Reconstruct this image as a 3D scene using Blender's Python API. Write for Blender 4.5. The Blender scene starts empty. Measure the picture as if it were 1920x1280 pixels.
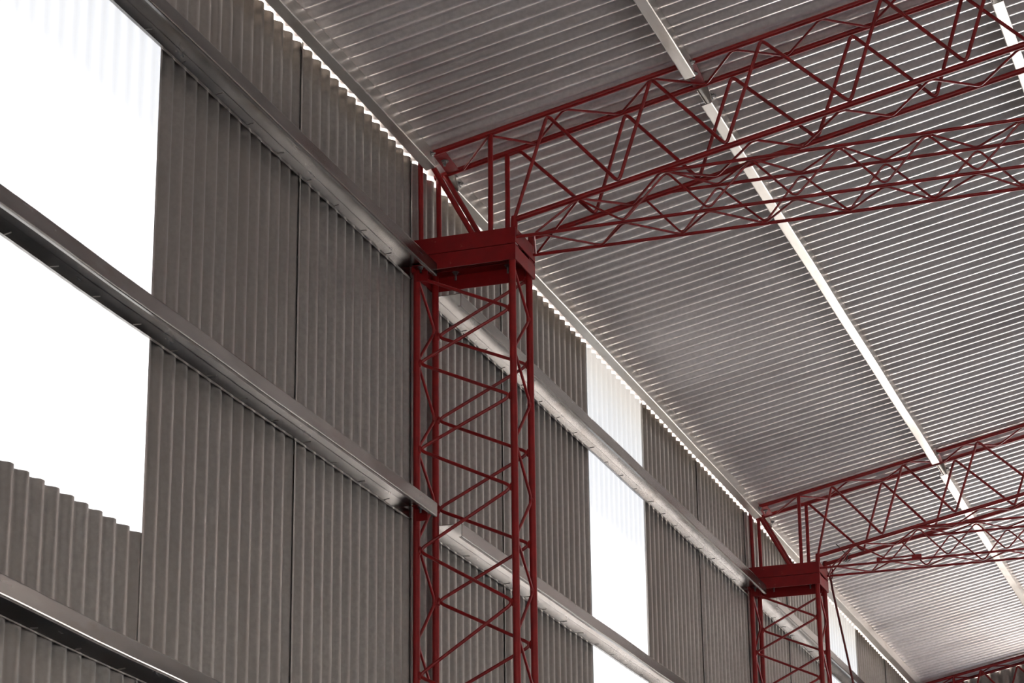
import bpy, math, random
from mathutils import Vector, Matrix
random.seed(7)
S = bpy.context.scene
COL = S.collection

# ------------------------------------------------------------------ camera
F_PX, ROLL, PITCH, YAW = 4698.6, -0.0122, 0.3429, 0.3258
CAM = Vector((3.0013, -7.7922, 0.5467))
fwd = Vector((-math.sin(YAW) * math.cos(PITCH), math.cos(YAW) * math.cos(PITCH), math.sin(PITCH)))
rgt = fwd.cross(Vector((0, 0, 1))).normalized()
upv = rgt.cross(fwd)
c_, s_ = math.cos(ROLL), math.sin(ROLL)
r2 = c_ * rgt + s_ * upv
u2 = -s_ * rgt + c_ * upv
cam_data = bpy.data.cameras.new('camera')
cam_data.sensor_fit = 'HORIZONTAL'
cam_data.sensor_width = 36.0
cam_data.lens = F_PX / 1920 * 36.0
cam_data.clip_start = 0.05
cam_data.clip_end = 500
cam = bpy.data.objects.new('camera', cam_data)
COL.objects.link(cam)
m = Matrix.Identity(4)
for i in range(3):
    m[i][0], m[i][1], m[i][2], m[i][3] = r2[i], u2[i], -fwd[i], CAM[i]
cam.matrix_world = m
S.camera = cam

# ------------------------------------------------------------------ daylight
SUN_DIR = Vector((-1.0, -0.25, 2.67)).normalized()          # towards the sun
world = bpy.data.worlds.new('world')
S.world = world
world.use_nodes = True
wn = world.node_tree
wn.nodes.clear()
sky = wn.nodes.new('ShaderNodeTexSky')
sky.sky_type = 'NISHITA'
sky.sun_disc = False
sky.sun_elevation = math.asin(SUN_DIR.z)
sky.sun_rotation = math.atan2(SUN_DIR.x, SUN_DIR.y)
sky.air_density = 1.0
sky.dust_density = 3.0
bg = wn.nodes.new('ShaderNodeBackground')
bg.inputs['Strength'].default_value = 0.30
wo = wn.nodes.new('ShaderNodeOutputWorld')
wn.links.new(sky.outputs[0], bg.inputs[0])
wn.links.new(bg.outputs[0], wo.inputs[0])
sun_data = bpy.data.lights.new('sun', 'SUN')
sun_data.energy = 7.0
sun_data.angle = math.radians(2.0)
sun_data.color = (1.0, 0.96, 0.91)
sun = bpy.data.objects.new('sun', sun_data)
COL.objects.link(sun)
sun.rotation_euler = SUN_DIR.to_track_quat('Z', 'Y').to_euler()
sun.location = (0, 0, 20)
S.view_settings.view_transform = 'Standard'
S.view_settings.look = 'None'
S.view_settings.gamma = 1.0
S.view_settings.use_curve_mapping = False
S.view_settings.exposure = 2.2
S.cycles.max_bounces = 10
S.cycles.diffuse_bounces = 6
S.cycles.glossy_bounces = 6

# ------------------------------------------------------------------ key dimensions (metres)
FLOOR = -1.05
BAY = 5.0
YR = 0.187                   # rear leg plane of a column or truss
SL = 0.206                   # roof slope
W = 11.0                     # inside width, ridge at W/2
TH = math.atan(SL)
TOPC, BOTC = 4.2275, 3.860   # chord axes at X = 0
ROOF = 4.242                 # lowest line of the roof sheet at X = 0
PITCH_S = 0.0762             # corrugation pitch
Y_END = 10.28                # far gable
Y_NEAR = -14.0
WALL_TOP = 4.230


# ------------------------------------------------------------------ materials
def nt(name):
    mt = bpy.data.materials.new(name)
    mt.use_nodes = True
    t = mt.node_tree
    t.nodes.clear()
    out = t.nodes.new('ShaderNodeOutputMaterial')
    return mt, t, out


def pbr(name, c1, c2, rough, metal, scale=30.0, rvar=0.08, stretch=(1, 1, 1), spec=0.5, stain=None, bump=0.0):
    mt, t, out = nt(name)
    b = t.nodes.new('ShaderNodeBsdfPrincipled')
    t.links.new(b.outputs[0], out.inputs[0])
    tc = t.nodes.new('ShaderNodeTexCoord')
    mp = t.nodes.new('ShaderNodeMapping')
    mp.inputs['Scale'].default_value = stretch
    t.links.new(tc.outputs['Object'], mp.inputs[0])
    n = t.nodes.new('ShaderNodeTexNoise')
    n.inputs['Scale'].default_value = scale
    n.inputs['Detail'].default_value = 5
    t.links.new(mp.outputs[0], n.inputs['Vector'])
    cr = t.nodes.new('ShaderNodeValToRGB')
    cr.color_ramp.elements[0].position = 0.35
    cr.color_ramp.elements[1].position = 0.65
    cr.color_ramp.elements[0].color = (*c1, 1)
    cr.color_ramp.elements[1].color = (*c2, 1)
    t.links.new(n.outputs['Fac'], cr.inputs[0])
    colout = cr.outputs[0]
    if stain:
        n2 = t.nodes.new('ShaderNodeTexNoise')
        n2.inputs['Scale'].default_value = stain[1]
        n2.inputs['Detail'].default_value = 8
        n2.inputs['Roughness'].default_value = 0.65
        mp2 = t.nodes.new('ShaderNodeMapping')
        mp2.inputs['Scale'].default_value = stain[4] if len(stain) > 4 else (1, 1, 1)
        t.links.new(tc.outputs['Object'], mp2.inputs[0])
        t.links.new(mp2.outputs[0], n2.inputs['Vector'])
        r = t.nodes.new('ShaderNodeMapRange')
        r.inputs['From Min'].default_value = stain[2]
        r.inputs['From Max'].default_value = stain[3]
        t.links.new(n2.outputs['Fac'], r.inputs['Value'])
        mx = t.nodes.new('ShaderNodeMix')
        mx.data_type = 'RGBA'
        t.links.new(r.outputs[0], mx.inputs['Factor'])
        t.links.new(colout, mx.inputs['A'])
        mx.inputs['B'].default_value = (*stain[0], 1)
        colout = mx.outputs['Result']
    t.links.new(colout, b.inputs['Base Color'])
    mr = t.nodes.new('ShaderNodeMapRange')
    mr.inputs['To Min'].default_value = rough - rvar
    mr.inputs['To Max'].default_value = rough + rvar
    t.links.new(n.outputs['Fac'], mr.inputs['Value'])
    t.links.new(mr.outputs[0], b.inputs['Roughness'])
    b.inputs['Metallic'].default_value = metal
    b.inputs['Specular IOR Level'].default_value = spec
    if bump:
        bp = t.nodes.new('ShaderNodeBump')
        bp.inputs['Strength'].default_value = bump
        bp.inputs['Distance'].default_value = 0.002
        t.links.new(n.outputs['Fac'], bp.inputs['Height'])
        t.links.new(bp.outputs[0], b.inputs['Normal'])
    return mt


M_RED = pbr('red_paint', (0.165, 0.0035, 0.004), (0.215, 0.005, 0.005), 0.40, 0.0, 25, 0.1, spec=0.35,
            stain=((0.085, 0.007, 0.006), 9.0, 0.60, 0.75), bump=0.25)
M_REDP = pbr('red_plate_paint', (0.14, 0.002, 0.003), (0.185, 0.003, 0.004), 0.5, 0.0, 18, 0.1, spec=0.25,
             stain=((0.30, 0.10, 0.07), 30.0, 0.66, 0.76), bump=0.3)
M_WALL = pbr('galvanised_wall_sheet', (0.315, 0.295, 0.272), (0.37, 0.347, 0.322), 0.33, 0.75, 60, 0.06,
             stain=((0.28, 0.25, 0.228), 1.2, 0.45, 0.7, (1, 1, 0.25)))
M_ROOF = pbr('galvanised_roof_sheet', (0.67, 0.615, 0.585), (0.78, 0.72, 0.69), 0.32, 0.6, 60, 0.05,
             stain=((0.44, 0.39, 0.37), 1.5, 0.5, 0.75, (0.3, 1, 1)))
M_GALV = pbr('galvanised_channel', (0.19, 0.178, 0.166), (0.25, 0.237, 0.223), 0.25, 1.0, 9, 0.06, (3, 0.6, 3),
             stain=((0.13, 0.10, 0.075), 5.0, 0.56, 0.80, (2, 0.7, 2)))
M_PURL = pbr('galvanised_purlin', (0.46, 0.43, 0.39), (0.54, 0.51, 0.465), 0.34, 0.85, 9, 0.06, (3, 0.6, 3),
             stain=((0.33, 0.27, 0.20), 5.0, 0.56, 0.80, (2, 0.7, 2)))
M_BOLT = pbr('zinc_bolt', (0.16, 0.155, 0.15), (0.26, 0.25, 0.245), 0.38, 0.9, 80)
M_WIRE = pbr('dark_steel_wire', (0.06, 0.05, 0.045), (0.11, 0.095, 0.085), 0.5, 0.3, 80)
M_ROPE = pbr('dark_red_rope', (0.07, 0.008, 0.008), (0.12, 0.014, 0.012), 0.8, 0.0, 120)
M_CONC = pbr('concrete', (0.15, 0.143, 0.135), (0.20, 0.19, 0.18), 0.75, 0.0, 3, 0.08)
M_GRND = pbr('pale_gravel', (0.50, 0.47, 0.43), (0.60, 0.57, 0.52), 0.9, 0.0, 6, 0.05)

M_TRANS, _t, _o = nt('translucent_fibreglass')
_a = _t.nodes.new('ShaderNodeBsdfTranslucent')
_b = _t.nodes.new('ShaderNodeBsdfDiffuse')
_m = _t.nodes.new('ShaderNodeMixShader')
_a.inputs[0].default_value = (0.205, 0.206, 0.20, 1)
_b.inputs[0].default_value = (0.6, 0.63, 0.63, 1)
_m.inputs[0].default_value = 0.25
_t.links.new(_a.outputs[0], _m.inputs[1])
_t.links.new(_b.outputs[0], _m.inputs[2])
_t.links.new(_m.outputs[0], _o.inputs[0])


# ------------------------------------------------------------------ mesh helpers
class MB:
    def __init__(self):
        self.v, self.f = [], []

    def add(self, vs, fs):
        o = len(self.v)
        self.v += [tuple(p) for p in vs]
        self.f += [tuple(i + o for i in q) for q in fs]

    def tube(self, path, r, n=10, cap=True):
        P = [Vector(p) for p in path]
        T = []
        for i in range(len(P)):
            a = P[min(i + 1, len(P) - 1)] - P[max(i - 1, 0)]
            T.append(a.normalized())
        ref = Vector((0, 0, 1)) if abs(T[0].z) < 0.9 else Vector((1, 0, 0))
        u = T[0].cross(ref).normalized()
        vs, fs = [], []
        for i, p in enumerate(P):
            u = (u - T[i] * u.dot(T[i])).normalized()
            w = T[i].cross(u)
            for k in range(n):
                a = 2 * math.pi * k / n
                vs.append(p + r * (math.cos(a) * u + math.sin(a) * w))
        for i in range(len(P) - 1):
            for k in range(n):
                a, b = i * n + k, i * n + (k + 1) % n
                fs.append((a, b, b + n, a + n))
        if cap:
            fs.append(tuple(range(n - 1, -1, -1)))
            fs.append(tuple(range((len(P) - 1) * n, len(P) * n)))
        self.add(vs, fs)
        return self

    def zigzag(self, nodes, r, fillet=0.02, n=8):
        """a bar bent at each node, with a rounded bend"""
        P = [Vector(p) for p in nodes]
        path = [P[0]]
        for i in range(1, len(P) - 1):
            a, b, c = P[i - 1], P[i], P[i + 1]
            d1, d2 = (a - b), (c - b)
            k = min(fillet, d1.length * 0.4, d2.length * 0.4)
            s, e = b + d1.normalized() * k, b + d2.normalized() * k
            for t in (0, .25, .5, .75, 1):
                path.append((1 - t) ** 2 * s + 2 * t * (1 - t) * b + t * t * e)
        path.append(P[-1])
        self.tube(path, r, n)
        return self

    def blob(self, c, r, sq=(1, 1, 1)):
        c = Vector(c)
        vs, fs = [], []
        nu, nv = 8, 5
        for i in range(nv + 1):
            th = math.pi * i / nv
            for k in range(nu):
                ph = 2 * math.pi * k / nu
                vs.append(c + r * Vector((sq[0] * math.sin(th) * math.cos(ph), sq[1] * math.sin(th) * math.sin(ph), sq[2] * math.cos(th))))
        for i in range(nv):
            for k in range(nu):
                a, b = i * nu + k, i * nu + (k + 1) % nu
                fs.append((a, b, b + nu, a + nu))
        self.add(vs, fs)
        return self

    def box(self, lo, hi):
        x0, y0, z0 = lo
        x1, y1, z1 = hi
        self.add([(x0, y0, z0), (x1, y0, z0), (x1, y1, z0), (x0, y1, z0), (x0, y0, z1), (x1, y0, z1), (x1, y1, z1), (x0, y1, z1)],
                 [(0, 3, 2, 1), (4, 5, 6, 7), (0, 1, 5, 4), (1, 2, 6, 5), (2, 3, 7, 6), (3, 0, 4, 7)])
        return self

    def prism(self, poly, d):
        """poly: 3-D points, extruded by vector d"""
        d = Vector(d)
        n = len(poly)
        P = [Vector(p) for p in poly]
        self.add(P + [p + d for p in P],
                 [tuple(range(n))[::-1], tuple(range(n, 2 * n))] + [(i, (i + 1) % n, n + (i + 1) % n, n + i) for i in range(n)])
        return self

    def channel(self, prof, frames, t=0.002):
        """thin folded section: prof is an open 2-D polyline, frames a list of (origin, u, v)"""
        # round the corners
        pts = [Vector(prof[0])]
        for i in range(1, len(prof) - 1):
            a, b, c = Vector(prof[i - 1]), Vector(prof[i]), Vector(prof[i + 1])
            k = 0.004
            s, e = b + (a - b).normalized() * k, b + (c - b).normalized() * k
            for q in (0, .5, 1):
                pts.append((1 - q) ** 2 * s + 2 * q * (1 - q) * b + q * q * e)
        pts.append(Vector(prof[-1]))
        inner = []
        for i in range(len(pts)):
            d = (pts[min(i + 1, len(pts) - 1)] - pts[max(i - 1, 0)]).normalized()
            inner.append(pts[i] + t * Vector((-d.y, d.x)))
        loop = pts + inner[::-1]
        n = len(loop)
        vs, fs = [], []
        for o, u, v in frames:
            o, u, v = Vector(o), Vector(u), Vector(v)
            vs += [o + p.x * u + p.y * v for p in loop]
        for i in range(len(frames) - 1):
            for k in range(n):
                a, b = i * n + k, i * n + (k + 1) % n
                fs.append((a, b, b + n, a + n))
        m_ = len(pts)
        for base in (0, (len(frames) - 1) * n):
            for k in range(m_ - 1):
                fs.append((base + k, base + k + 1, base + n - 2 - k, base + n - 1 - k))
        self.add(vs, fs)
        return self

    def bolt(self, c, ax, r=0.009, h=0.02, n=6):
        """hexagon head with washer, shank along ax"""
        c, ax = Vector(c), Vector(ax).normalized()
        self.tube([c, c + ax * 0.002], r * 1.7, 14)
        self.tube([c + ax * 0.002, c + ax * 0.010], r, 6)
        self.tube([c + ax * 0.010, c + ax * h], r * 0.55, 8)
        return self

    def build(self, name, mat, parent=None, smooth=True, angle=40):
        me = bpy.data.meshes.new(name)
        off = Vector(parent.location) if parent else Vector((0, 0, 0))
        if parent and parent.parent:
            off = off + Vector(parent.parent.location)
        me.from_pydata([tuple(Vector(p) - off) for p in self.v], [], self.f)
        me.validate()
        import bmesh
        bm = bmesh.new()
        bm.from_mesh(me)
        bmesh.ops.recalc_face_normals(bm, faces=bm.faces)
        bm.to_mesh(me)
        bm.free()
        if smooth:
            me.polygons.foreach_set('use_smooth', [True] * len(me.polygons))
            me.set_sharp_from_angle(angle=math.radians(angle))
        me.materials.append(mat)
        o = bpy.data.objects.new(name, me)
        COL.objects.link(o)
        if parent:
            o.parent = parent
        return o


def empty(name, loc):
    o = bpy.data.objects.new(name, None)
    o.empty_display_size = 0.1
    o.location = loc
    COL.objects.link(o)
    return o


def tag(o, label, cat, group=None):
    o['label'] = label
    o['category'] = cat
    o['kind'] = 'thing'
    if group:
        o['group'] = group
    return o


def struct(o, label=None, cat=None):
    o['kind'] = 'structure'
    if label:
        o['label'] = label
    if cat:
        o['category'] = cat
    return o


# ------------------------------------------------------------------ corrugated sheets
AMP = 0.018
SEG = 16


def corr(t, k=0.7):
    """profile height 0..AMP, 0 at the crest that faces indoors; t in pitches"""
    return AMP * 0.5 * (1 - math.tanh(k * math.cos(2 * math.pi * t)) / math.tanh(k))


def grid(mb, rows):
    n = len(rows[0])
    vs = [p for r in rows for p in r]
    fs = [(i * n + k, i * n + k + 1, (i + 1) * n + k + 1, (i + 1) * n + k) for i in range(len(rows) - 1) for k in range(n - 1)]
    mb.add(vs, fs)


def wall_sheet(mb, y0, y1, z0, z1, off=0.0, phase=None, seg=SEG, lap=0.0):
    ph = y0 if phase is None else phase
    n = max(2, int(round((y1 - y0) / PITCH_S * seg)))
    ys = [y0 + (y1 - y0) * i / n for i in range(n + 1)]
    xs = [off - corr((y - ph) / PITCH_S, 1.2) - lap * (y - y0) / (y1 - y0) for y in ys]
    zs = (z0, z1) if z1 - z0 < 1 else (z0, z0 + 0.5 * (z1 - z0), z1)
    grid(mb, [[(x, y, z) for x, y in zip(xs, ys)] for z in zs])


SHEET = 13 * PITCH_S
wall = struct(empty('wall_left', (0, 0, FLOOR)))
spans = []
# opaque sheets between the translucent ones: (first edge, last edge)
for a, b in ((-5.971, -2.990), (-1.9995, 2.118), (2.987, 7.09), (7.967, Y_END)):
    y = a
    while y < b - 0.05:
        e = min(y + SHEET, b)
        if b - e < 0.3:
            e = b
        spans.append((y, e, 0.002 if e == b else 0.075))
        y = e
for i, (a, b, under) in enumerate(spans):
    mb = MB()
    wall_sheet(mb, a - 0.004, b + under, FLOOR, WALL_TOP + 0.003 * math.sin(i * 2.1), phase=a, lap=0.005)
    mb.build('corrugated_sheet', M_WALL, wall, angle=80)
mb = MB()
wall_sheet(mb, -2.995, -1.990, FLOOR, 2.321, off=-0.0020, phase=-2.990)
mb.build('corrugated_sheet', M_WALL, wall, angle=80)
mb = MB()
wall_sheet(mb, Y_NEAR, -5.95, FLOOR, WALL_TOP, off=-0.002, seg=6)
mb.build('corrugated_sheet', M_WALL, wall, angle=80)

for k, (a, b) in enumerate(((-2.990, -1.9995), (2.118, 2.987), (7.09, 7.967))):
    mb = MB()
    wall_sheet(mb, a - 0.03, b + 0.03, 1.85 if k == 0 else FLOOR, WALL_TOP, off=-0.0045, phase=a)
    struct(mb.build('window_%d' % (k + 1), M_TRANS, None, angle=80))


# roof: sheets run up the slope from the eave to the ridge
def roof_z(x):
    return ROOF + SL * min(x, W - x)


ceil_ = struct(empty('ceiling', (0, 0, ROOF)))
EAVE_X = -0.28
y = Y_NEAR
i = 0
edges = []
yy = Y_END + 0.05
while yy > Y_NEAR:
    edges.append(yy)
    yy -= SHEET
for i, ye in enumerate(edges):
    y0, y1 = ye - SHEET - 0.016, ye + 0.004
    if ye < -6.5 and i % 2:
        pass
    mb = MB()
    seg = SEG if ye > -4.5 else 6
    n = int(round((y1 - y0) / PITCH_S * seg))
    ys = [y0 + (y1 - y0) * k / n for k in range(n + 1)]
    off = (0.0, 0.0016)[i % 2]
    hs = [corr((q - ye) / PITCH_S) + off for q in ys]
    xs = [EAVE_X, 0.6, 1.7, 2.8, 4.1, W / 2]
    grid(mb, [[(x, q, ROOF + SL * x + h) for q, h in zip(ys, hs)] for x in xs])
    mb.build('roof_sheet', M_ROOF, ceil_, angle=80)
mb = MB()
ys = [Y_NEAR + (Y_END - Y_NEAR) * k / 1276 for k in range(1277)]
hs = [corr((q - Y_END) / PITCH_S) for q in ys]
grid(mb, [[(x, q, roof_z(x) + h + 0.004) for q, h in zip(ys, hs)] for x in (W / 2 - 0.02, W / 2, W + 0.28)])
mb.build('roof_sheet', M_ROOF, ceil_, angle=80)

# far gable: corrugated above a wide door opening
gab = struct(empty('wall_far', (0, Y_END, FLOOR)))


def gable(parent, yg, x0, x1, z0, face, step=PITCH_S / 8):
    mb = MB()
    n = int((x1 - x0) / step)
    bot, top = [], []
    for k in range(n + 1):
        x = x0 + (x1 - x0) * k / n
        yv = yg + face * corr(x / PITCH_S)
        bot.append((x, yv, z0))
        top.append((x, yv, roof_z(x) - 0.001))
    grid(mb, [bot, top])
    return mb.build('corrugated_sheet', M_WALL, parent, angle=80)


DOOR = 3.1
gable(gab, Y_END, -0.01, 0.9, FLOOR, 1)
gable(gab, Y_END, 0.9, W - 0.9, DOOR, 1)
gable(gab, Y_END, W - 0.9, W, FLOOR, 1)
ngab = struct(empty('wall_near', (0, Y_NEAR, FLOOR)))
gable(ngab, Y_NEAR, -0.01, 0.9, FLOOR, -1, PITCH_S / 4)
gable(ngab, Y_NEAR, 0.9, W - 0.9, 1.0, -1, PITCH_S / 4)
gable(ngab, Y_NEAR, W - 0.9, W, FLOOR, -1, PITCH_S / 4)
mb = MB()
n = 1276
ys = [Y_NEAR + (Y_END - Y_NEAR) * k / n for k in range(n + 1)]
grid(mb, [[(W + corr((q - Y_END) / PITCH_S), q, z) for q in ys] for z in (0.2, WALL_TOP)])
struct(mb.build('wall_right', M_WALL, None, angle=80))
mb = MB().box((-0.02, Y_NEAR, FLOOR - 0.15), (W + 0.02, Y_END + 0.02, FLOOR))
struct(mb.build('floor', M_CONC, None, smooth=False))
mb = MB().box((-60, -60, FLOOR - 0.4), (70, 70, FLOOR - 0.12))
struct(mb.build('ground', M_GRND, None, smooth=False))

# ------------------------------------------------------------------ lattice columns
FO, FI = 0.014, 0.373
CAPB, CAPM, CAPT = 3.785, 3.844, 3.906


def angle_frame(mb, y0, z0, z1, flange_at_top):
    """rectangular ring of steel angles, flange turned inwards"""
    x0, x1 = -0.004, 0.391
    ya, yb = y0 - 0.017, y0 + YR + 0.017
    t, fl = 0.004, 0.05
    zf0, zf1 = (z1 - t, z1) if flange_at_top else (z0, z0 + t)
    mb.box((x0, ya, z0), (x1, ya + t, z1)).box((x0, yb - t, z0), (x1, yb, z1))
    s0, s1 = (z0, z1 - 0.006) if flange_at_top else (z0 + 0.007, z1)
    mb.box((x0, ya + t, s0), (x0 + t, yb - t, s1)).box((x1 - t, ya + t, s0), (x1, yb - t, s1))
    mb.box((x0 + t, ya + t, zf0), (x1 - t, ya + t + fl, zf1)).box((x0 + t, yb - t - fl, zf0), (x1 - t, yb - t, zf1))
    return ya, yb


F_N = [(FO, 3.768), (FI, 3.609), (FO, 3.445), (FI, 3.286), (FO, 3.127), (FI, 2.958), (FO, 2.765), (FI, 2.555), (FO, 2.329)]
R_N = [(FI, 3.779), (FO, 3.607), (FI, 3.458), (FO, 3.290), (FI, 3.132), (FO, 2.961), (FI, 2.801), (FO, 2.628), (FI, 2.448)]
I_N = [(0, 3.775), (1, 3.624), (0, 3.460), (1, 3.306), (0, 3.127), (1, 2.956), (0, 2.785), (1, 2.632), (0, 2.450)]
O_N = [(0, 3.770), (1, 3.626), (0, 3.455), (1, 3.292), (0, 3.13), (1, 2.985), (0, 2.80), (1, 2.624), (0, 2.45)]


def lattice_column(y0, label):
    root = empty('lattice_column', (0.19, y0 + YR / 2, FLOOR))
    tag(root, label, 'column', 'red lattice columns along the wall')
    for x in (FO, FI):
        for yy in (y0, y0 + YR):
            MB().tube([(x, yy, FLOOR), (x, yy, CAPM - 0.004)], 0.0125, 14).build('leg', M_RED, root)

    def ext(nodes):
        nodes = list(nodes)
        while nodes[-1][1] > FLOOR + 0.3:
            nodes.append((nodes[-2][0], nodes[-1][1] - 0.168))
        return nodes
    ins = 0.006
    for nodes, yy in ((F_N, y0), (R_N, y0 + YR)):
        P = [(FO + ins if x == FO else FI - ins, yy, z) for x, z in ext(nodes)]
        mb = MB().zigzag(P, 0.0062, 0.03)
        for p in P:
            mb.blob((p[0] + (0.004 if p[0] < 0.2 else -0.004), p[1], p[2]), 0.012, (0.9, 0.8, 1.4))
        mb.build('lacing_bar', M_RED, root)
    for nodes, x in ((I_N, FI), (O_N, FO)):
        P = [(x, y0 + (YR - ins if q else ins), z) for q, z in ext(nodes)]
        mb = MB().zigzag(P, 0.0055, 0.03)
        for p in P:
            mb.blob(p, 0.011, (0.8, 0.9, 1.4))
        mb.build('lacing_bar', M_RED, root)
    mb = MB()
    angle_frame(mb, y0, CAPB, CAPM - 0.0012, True)
    hf = mb.build('head_frame', M_REDP, root, smooth=False)
    for bx, by in ((0.075, y0 + 0.022), (0.23, y0 + 0.022), (0.10, y0 + YR - 0.02), (0.30, y0 + YR - 0.02)):
        MB().bolt((bx, by, CAPM - 0.004), (0, 0, -1), 0.008, 0.032).build('bolt', M_BOLT, hf)
    # girt cleats: small angles welded to the outer legs
    for z in (3.748, 2.866, 1.94, 1.0, 0.1):
        for yy, sgn in ((y0 - 0.0125, -1),):
            mb = MB()
            q = yy + sgn * (0.046 if sgn < 0 else 0.04)
            a, b = sorted((yy, q))
            if sgn < 0:
                mb.box((0.018, a, z + 0.042), (0.085, b, z + 0.0455))
                mb.box((0.018, yy - 0.0025, z), (0.06, yy, z + 0.042))
            else:
                mb.box((0.012, yy, z + 0.004), (0.05, yy + 0.004, z + 0.046))
            cl = mb.build('girt_cleat', M_REDP, root, smooth=False)
            if sgn < 0:
                MB().bolt((0.045, yy - 0.032, z + 0.042), (0, 0, -1), 0.007, 0.022).build('bolt', M_BOLT, cl)
    return root


lattice_column(0.0, 'large red lattice steel column rising nearest the camera, left of centre')
lattice_column(BAY, 'smaller red lattice column further along the wall, with a rope hanging beside it')
lattice_column(2 * BAY, 'red lattice column carrying the last truss at the far gable')


# ------------------------------------------------------------------ roof trusses with their ties
def seq(first, step, upto):
    out = list(first)
    while out[-1] + step < upto:
        out.append(out[-1] + step)
    return out


def roof_truss(y0, label, dx, splice=False):
    root = empty('roof_truss', (0.19, y0 + YR / 2, CAPM))
    tag(root, label, 'truss', 'red lattice roof trusses')
    top = lambda x: TOPC + SL * min(x, W - x)
    bot = lambda x: BOTC + SL * min(x, W - x)
    yf, yr = y0, y0 + YR
    half = W / 2
    mir = lambda x: W - x
    # chords
    for yy in (yf, yr):
        MB().tube([(0.012, yy, top(0.012)), (half, yy, top(half)), (W - 0.02, yy, top(W - 0.02))], 0.0108, 12).build('top_chord', M_RED, root)
        MB().tube([(0.386, yy, bot(0.386)), (half, yy, bot(half)), (W - 0.386, yy, bot(0.386))], 0.0108, 12).build('bottom_chord', M_RED, root)
    # bearing frame and posts
    mb = MB()
    angle_frame(mb, y0, CAPM + 0.0012, CAPT, False)
    mb.box((-0.004, yf - 0.012, CAPT - 0.004), (0.386, yf + 0.034, CAPT)).box((-0.004, yr - 0.034, CAPT - 0.004), (0.386, yr + 0.012, CAPT))
    bf = mb.build('bearing_frame', M_REDP, root, smooth=False)
    for bx, by in ((0.075, y0 + 0.022), (0.23, y0 + 0.022)):
        MB().bolt((bx, by, CAPM + 0.004), (0, 0, 1), 0.008, 0.02).build('bolt', M_BOLT, bf)
    for yy in (yf, yr):
        MB().tube([(0.030, yy, CAPT), (0.027, yy, top(0.027))], 0.0095, 10).build('post', M_RED, root)
        MB().tube([(0.294, yy, CAPT), (0.296, yy, top(0.296))], 0.0095, 10).build('post', M_RED, root)
        MB().tube([(0.380, yy, CAPT - 0.02), (0.384, yy, bot(0.384) + 0.012)], 0.0125, 10).build('post', M_RED, root)
        MB().tube([(0.050, yy, top(0.050)), (0.226, yy, CAPT)], 0.0100, 10).build('brace', M_RED, root)
    # web lacing, front and rear
    def web(tops, bots, start, yy):
        P = [start]
        for a, b in zip(tops, bots):
            P += [(a, yy, top(a) - 0.008), (b, yy, bot(b) + 0.008)]
        for side in (lambda x: x, mir):
            Q = [(side(p[0]), p[1], p[2]) for p in P]
            mb = MB().zigzag(Q, 0.0068, 0.022)
            for p in Q:
                if abs(p[0] - half) < 3.4:
                    mb.blob((p[0], p[1], p[2]), 0.018, (1.25, 0.6, 0.8))
            mb.build('web_lacing', M_RED, root)
    ft = seq([0.512 + dx, 0.900 + dx, 1.303 + dx, 1.735 + dx], 0.405, half - 0.1)
    fb = seq([0.771 + dx, 1.163 + dx, 1.605 + dx, 2.007 + dx], 0.405, half)
    web(ft, fb, (0.386, yf, bot(0.386) + 0.01), yf)
    rt = seq([0.345 + dx, 0.750 + dx, 1.150 + dx, 1.590 + dx, 1.990 + dx], 0.405, half - 0.1)
    rb = seq([0.628 + dx, 1.015 + dx, 1.448 + dx, 1.871 + dx], 0.405, half)
    web(rt, rb, (0.300, yr, top(0.300) - 0.01), yr)

    def flat(fs, rs, fn, r, first_front):
        A = [(x, yf + 0.004, fn(x) - 0.006) for x in fs]
        B = [(x, yr - 0.004, fn(x) - 0.006) for x in rs]
        P = []
        for k in range(min(len(A), len(B))):
            P += [A[k], B[k]] if first_front else [B[k], A[k]]
        for side in (lambda x: x, mir):
            Q = [(side(p[0]), p[1], p[2]) for p in P]
            MB().zigzag(Q, r, 0.022).build('flat_lacing', M_RED, root)
    flat(seq([0.29, 0.575, 0.900, 1.200, 1.517, 1.82], 0.31, half), seq([0.127, 0.409, 0.731, 1.055, 1.356, 1.656], 0.31, half), top, 0.0048, False)
    flat(seq([0.632, 0.925, 1.26, 1.57, 1.883, 2.19], 0.31, half), seq([0.767, 1.080, 1.397, 1.715, 2.026], 0.31, half), bot, 0.0048, True)
    # purlin seats: plates between the two top chords
    for gx in (0.075, 1.020, 2.083, 3.14, 4.20):
        for side in ((lambda x: x), mir):
            mb = MB()
            P = [(side(a), b, top(a) - 0.006) for a, b in ((gx, yf), (gx + 0.045, yf), (gx + 0.034, yr), (gx - 0.01, yr))]
            mb.prism(P, (0, 0, 0.004))
            pl = mb.build('seat_plate', M_REDP, root, smooth=False)
            MB().bolt((side(gx + 0.018), (yf + yr) / 2 - 0.02, top(gx + 0.018) - 0.006), (0, 0, -1), 0.009, 0.02).build('bolt', M_BOLT, pl)
    # horizontal tie: a flatter box lattice under the rafter
    tb, tt = 3.873, 4.043
    tz = lambda q: (tt if q else tb)
    for yy in (yf, yr):
        MB().tube([(0.388, yy, tb), (W - 0.388, yy, tb)], 0.0062, 10).build('tie_chord', M_RED, root)
        MB().tube([(0.86, yy, tt), (W - 0.86, yy, tt)], 0.0062, 10).build('tie_chord', M_RED, root)
    fbx = seq([0.786 + dx / 2, 1.091 + dx / 2, 1.397 + dx / 2, 1.705 + dx / 2, 2.020 + dx / 2], 0.305, W - 0.8)
    ftx = seq([0.945 + dx / 2, 1.248 + dx / 2, 1.557 + dx / 2, 1.857 + dx / 2, 2.177 + dx / 2], 0.305, W - 0.8)
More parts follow.
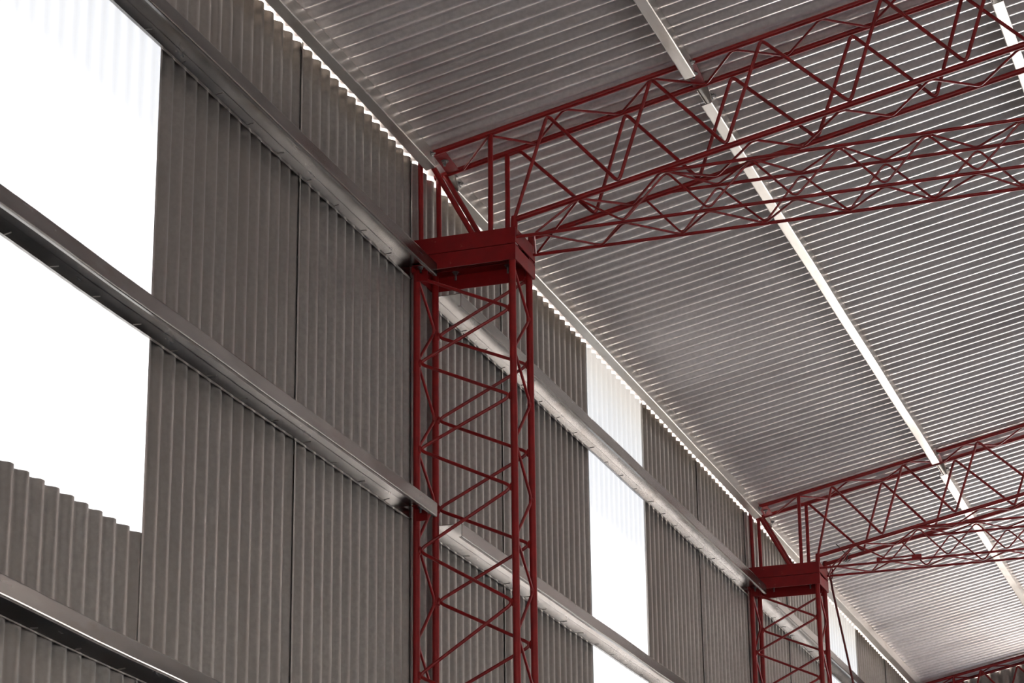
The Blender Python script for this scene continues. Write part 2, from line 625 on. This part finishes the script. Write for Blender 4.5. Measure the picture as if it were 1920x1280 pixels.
    rbx = seq([0.651 + dx / 2, 0.946 + dx / 2, 1.247 + dx / 2, 1.544 + dx / 2, 1.839 + dx / 2], 0.305, W - 0.8)
    rtx = seq([0.805 + dx / 2, 1.082 + dx / 2, 1.383 + dx / 2, 1.681 + dx / 2, 1.999 + dx / 2], 0.305, W - 0.8)

    def zz(A, B, r=0.0042):
        P = []
        for a, b in zip(A, B):
            P += [a, b]
        MB().zigzag(P, r, 0.024).build('tie_lacing', M_RED, root)
    e = 0.004
    lo, hi = tb + e, tt - e
    zz([(0.620 + dx, yf, bot(0.620) - 0.004)] + [(x, yf, hi) for x in ftx], [(x, yf, lo) for x in fbx])
    zz([(x, yr, lo) for x in rbx], [(x, yr, hi) for x in rtx])
    zz([(0.476, yf + e, tb)] + [(x, yf + e, tb) for x in fbx], [(x, yr - e, tb) for x in rbx])
    zz([(x, yf + e, tt) for x in ftx], [(x, yr - e, tt) for x in rtx[1:]])
    zz([(0.618 + dx, yf, bot(0.618) - 0.004), (0.400, yr, tb)], [(0.455, yf, tb + 0.002), (0.618 + dx, yf + 0.004, bot(0.618) - 0.006)])
    if splice:
        mb = MB().tube([(0.704, yf, tb + 0.019), (0.915, yf, tb + 0.019)], 0.0045, 8)
        mb.box((0.698, yf - 0.008, tb - 0.006), (0.716, yf + 0.008, tb + 0.026))
        mb.box((0.885, yf - 0.007, tb + 0.004), (0.935, yf + 0.007, tb + 0.024))
        mb.build('splice_bar', M_RED, root)
    return root


roof_truss(0.0, 'red lattice roof truss nearest the camera, resting on the large column', 0.0)
roof_truss(BAY, 'red lattice roof truss in the middle distance, resting on the smaller column', -0.033, True)
roof_truss(2 * BAY, 'red lattice truss at the far gable, bottom right corner of the photo', -0.02)

# ------------------------------------------------------------------ purlins: galvanised channels under the roof sheet
cs, sn = math.cos(TH), math.sin(TH)
PU, PV = Vector((cs, 0, sn)), Vector((-sn, 0, cs))
PD, PB, PL = 0.079, 0.042, 0.014


def purlin(name, xc, k, label, group):
    """xc: X of the lower corner on the web side"""
    y0, y1 = k * BAY + YR + 0.032, (k + 1) * BAY - 0.014
    # web on the upslope side; put its top on the roof sheet
    zc = ROOF + SL * xc - PD / cs
    org = Vector((xc, 0, zc))
    prof = [(-PB, PL), (-PB, 0), (0, 0), (0, PD), (-PB, PD), (-PB, PD - PL)]
    n = 14
    fr = []
    for i in range(n + 1):
        yv = y0 + (y1 - y0) * i / n
        w = 0.0012 * math.sin(i * 1.7 + xc * 5 + k)
        fr.append((org + Vector((w, yv, -0.0005)), PU, PV))
    root = empty(name, (xc, y0, zc))
    tag(root, label, 'purlin', group)
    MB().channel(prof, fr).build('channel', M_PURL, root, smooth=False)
    j = 0
    mb = MB()
    for yb, sg in ((y0 + 0.03, 1), (y1 - 0.03, -1)):
        MB().bolt(org + PV * PD * 0.5 + Vector((0.0, yb, 0)), PU, 0.008, 0.016).build('bolt', M_BOLT, root)
    return root


eg, rg = 'eave purlins along the top of the wall', 'galvanised purlins under the roof'
purlin('eave_purlin', 0.094, -1, 'dark galvanised eave purlin from the top left to the nearest truss', eg)
purlin('eave_purlin', 0.094, 0, 'long galvanised eave purlin between the nearest and the middle truss', eg)
purlin('eave_purlin', 0.094, 1, 'galvanised eave purlin between the middle truss and the far gable', eg)
purlin('roof_purlin', 1.067, -1, 'short galvanised roof purlin at the top of the photo, ending on the nearest truss', rg)
purlin('roof_purlin', 1.067, 0, 'long bright roof purlin running diagonally from the nearest truss to the middle one', rg)
purlin('roof_purlin', 1.067, 1, 'bright roof purlin beyond the middle truss, at the lower right edge', rg)
purlin('roof_purlin', 2.128, -1, 'roof purlin ending on the nearest truss at the very top right corner', rg)
purlin('roof_purlin', 2.128, 0, 'bright roof purlin starting behind the nearest truss at the top right edge', rg)

# ------------------------------------------------------------------ girts: galvanised channels lying open side down along the wall
GW, GH, GL = 0.105, 0.050, 0.012


def girt(y0, y1, z0, z1, label, hook0):
    root = empty('wall_girt', (GW / 2, y0, (z0 + z1) / 2))
    tag(root, label, 'girt', 'galvanised girts across the wall')
    prof = [(GW - GL, 0), (GW, 0), (GW, GH), (0, GH), (0, 0), (GL, 0)]
    n = 24
    fr = []
    for i in range(n + 1):
        t = i / n
        w = 0.0015 * math.sin(i * 1.3 + z0 * 7) * math.sin(math.pi * t)
        fr.append(((0.0008, y0 + (y1 - y0) * t, z0 + (z1 - z0) * t + w), (1, 0, 0), (0, 0, 1)))
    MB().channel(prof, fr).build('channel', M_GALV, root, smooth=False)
    yh = hook0
    while yh < y1 - 0.04:
        if yh > y0 + 0.04:
            z = z0 + (z1 - z0) * (yh - y0) / (y1 - y0)
            j = random.uniform(-0.008, 0.008)
            ln = random.uniform(0.036, 0.05)
            MB().tube([(0.0135, yh, z + 0.0015), (ln - 0.008, yh + j, z + 0.0015)], 0.0017, 6).build('hook_bolt', M_WIRE, root)
        yh += 3 * PITCH_S
    return root


e0, s0 = -0.043, 0.207
girt(-BAY + s0, e0, 3.742, 3.748, 'galvanised wall girt nearest the roof, left of the large column', -4.872)
girt(-BAY + s0, e0, 2.861, 2.866, 'galvanised wall girt crossing the tall white window in the middle left', -4.872)
girt(-BAY + s0, e0, 1.975, 1.885, 'dark galvanised wall girt in the bottom left corner', -4.872)
girt(s0, BAY + e0, 3.722, 3.747, 'upper galvanised wall girt between the large and the smaller column', 0.24)
girt(s0, BAY + e0, 2.858, 2.900, 'lower galvanised wall girt between the large and the smaller column', 0.24)
girt(BAY + s0, 2 * BAY + e0, 3.735, 3.747, 'galvanised wall girt behind and beyond the smaller column', 5.24)

# ------------------------------------------------------------------ rope on the second column
YK = BAY + YR
rp = empty('rope', (1.27, YK + 0.03, FLOOR))
tag(rp, 'dark red rope hanging beside the smaller column, tied to the middle truss', 'rope')
bz = lambda x: BOTC + SL * x
P = [(0.515, YK + 0.017, bz(0.515)), (0.46, YK + 0.018, bz(0.46) - 0.002), (0.405, YK + 0.018, bz(0.405) + 0.004), (0.372, YK + 0.022, 3.962), (0.366, YK + 0.026, 3.935),
     (0.385, YK + 0.028, 3.905), (0.404, YK + 0.028, 3.86), (0.410, YK + 0.028, 3.80), (0.493, YK + 0.028, 3.288), (0.80, YK + 0.03, 1.60), (1.27, YK + 0.03, FLOOR + 0.006)]
MB().zigzag(P, 0.0062, 0.03).build('rope_line', M_ROPE, rp)
# loose loop over the end of the chord
mb = MB()
mb.zigzag([(0.398, YK + 0.036, 3.948), (0.412, YK + 0.038, 3.925), (0.414, YK + 0.038, 3.885), (0.406, YK + 0.036, 3.862), (0.398, YK + 0.036, 3.88)], 0.0035, 0.012)
mb.build('rope_loop', M_ROPE, rp)
# wire turns round the chord with a loose end sticking up
mb = MB()
for k, (cx, r) in enumerate(((0.492, 0.020), (0.505, 0.024), (0.516, 0.019))):
    cz = bz(cx)
    ring = [(cx + 0.008 * math.sin(a * 0.52) + 0.35 * r * math.cos(a * 0.52), YK + r * math.sin(a * 0.52), cz + r * math.cos(a * 0.52)) for a in range(13)]
    mb.tube(ring, 0.0026, 6)
mb.tube([(0.497, YK - 0.02, 3.985), (0.476, YK - 0.022, 4.012), (0.452, YK - 0.02, 4.041)], 0.003, 6)
mb.build('wire_tie', M_WIRE, rp)
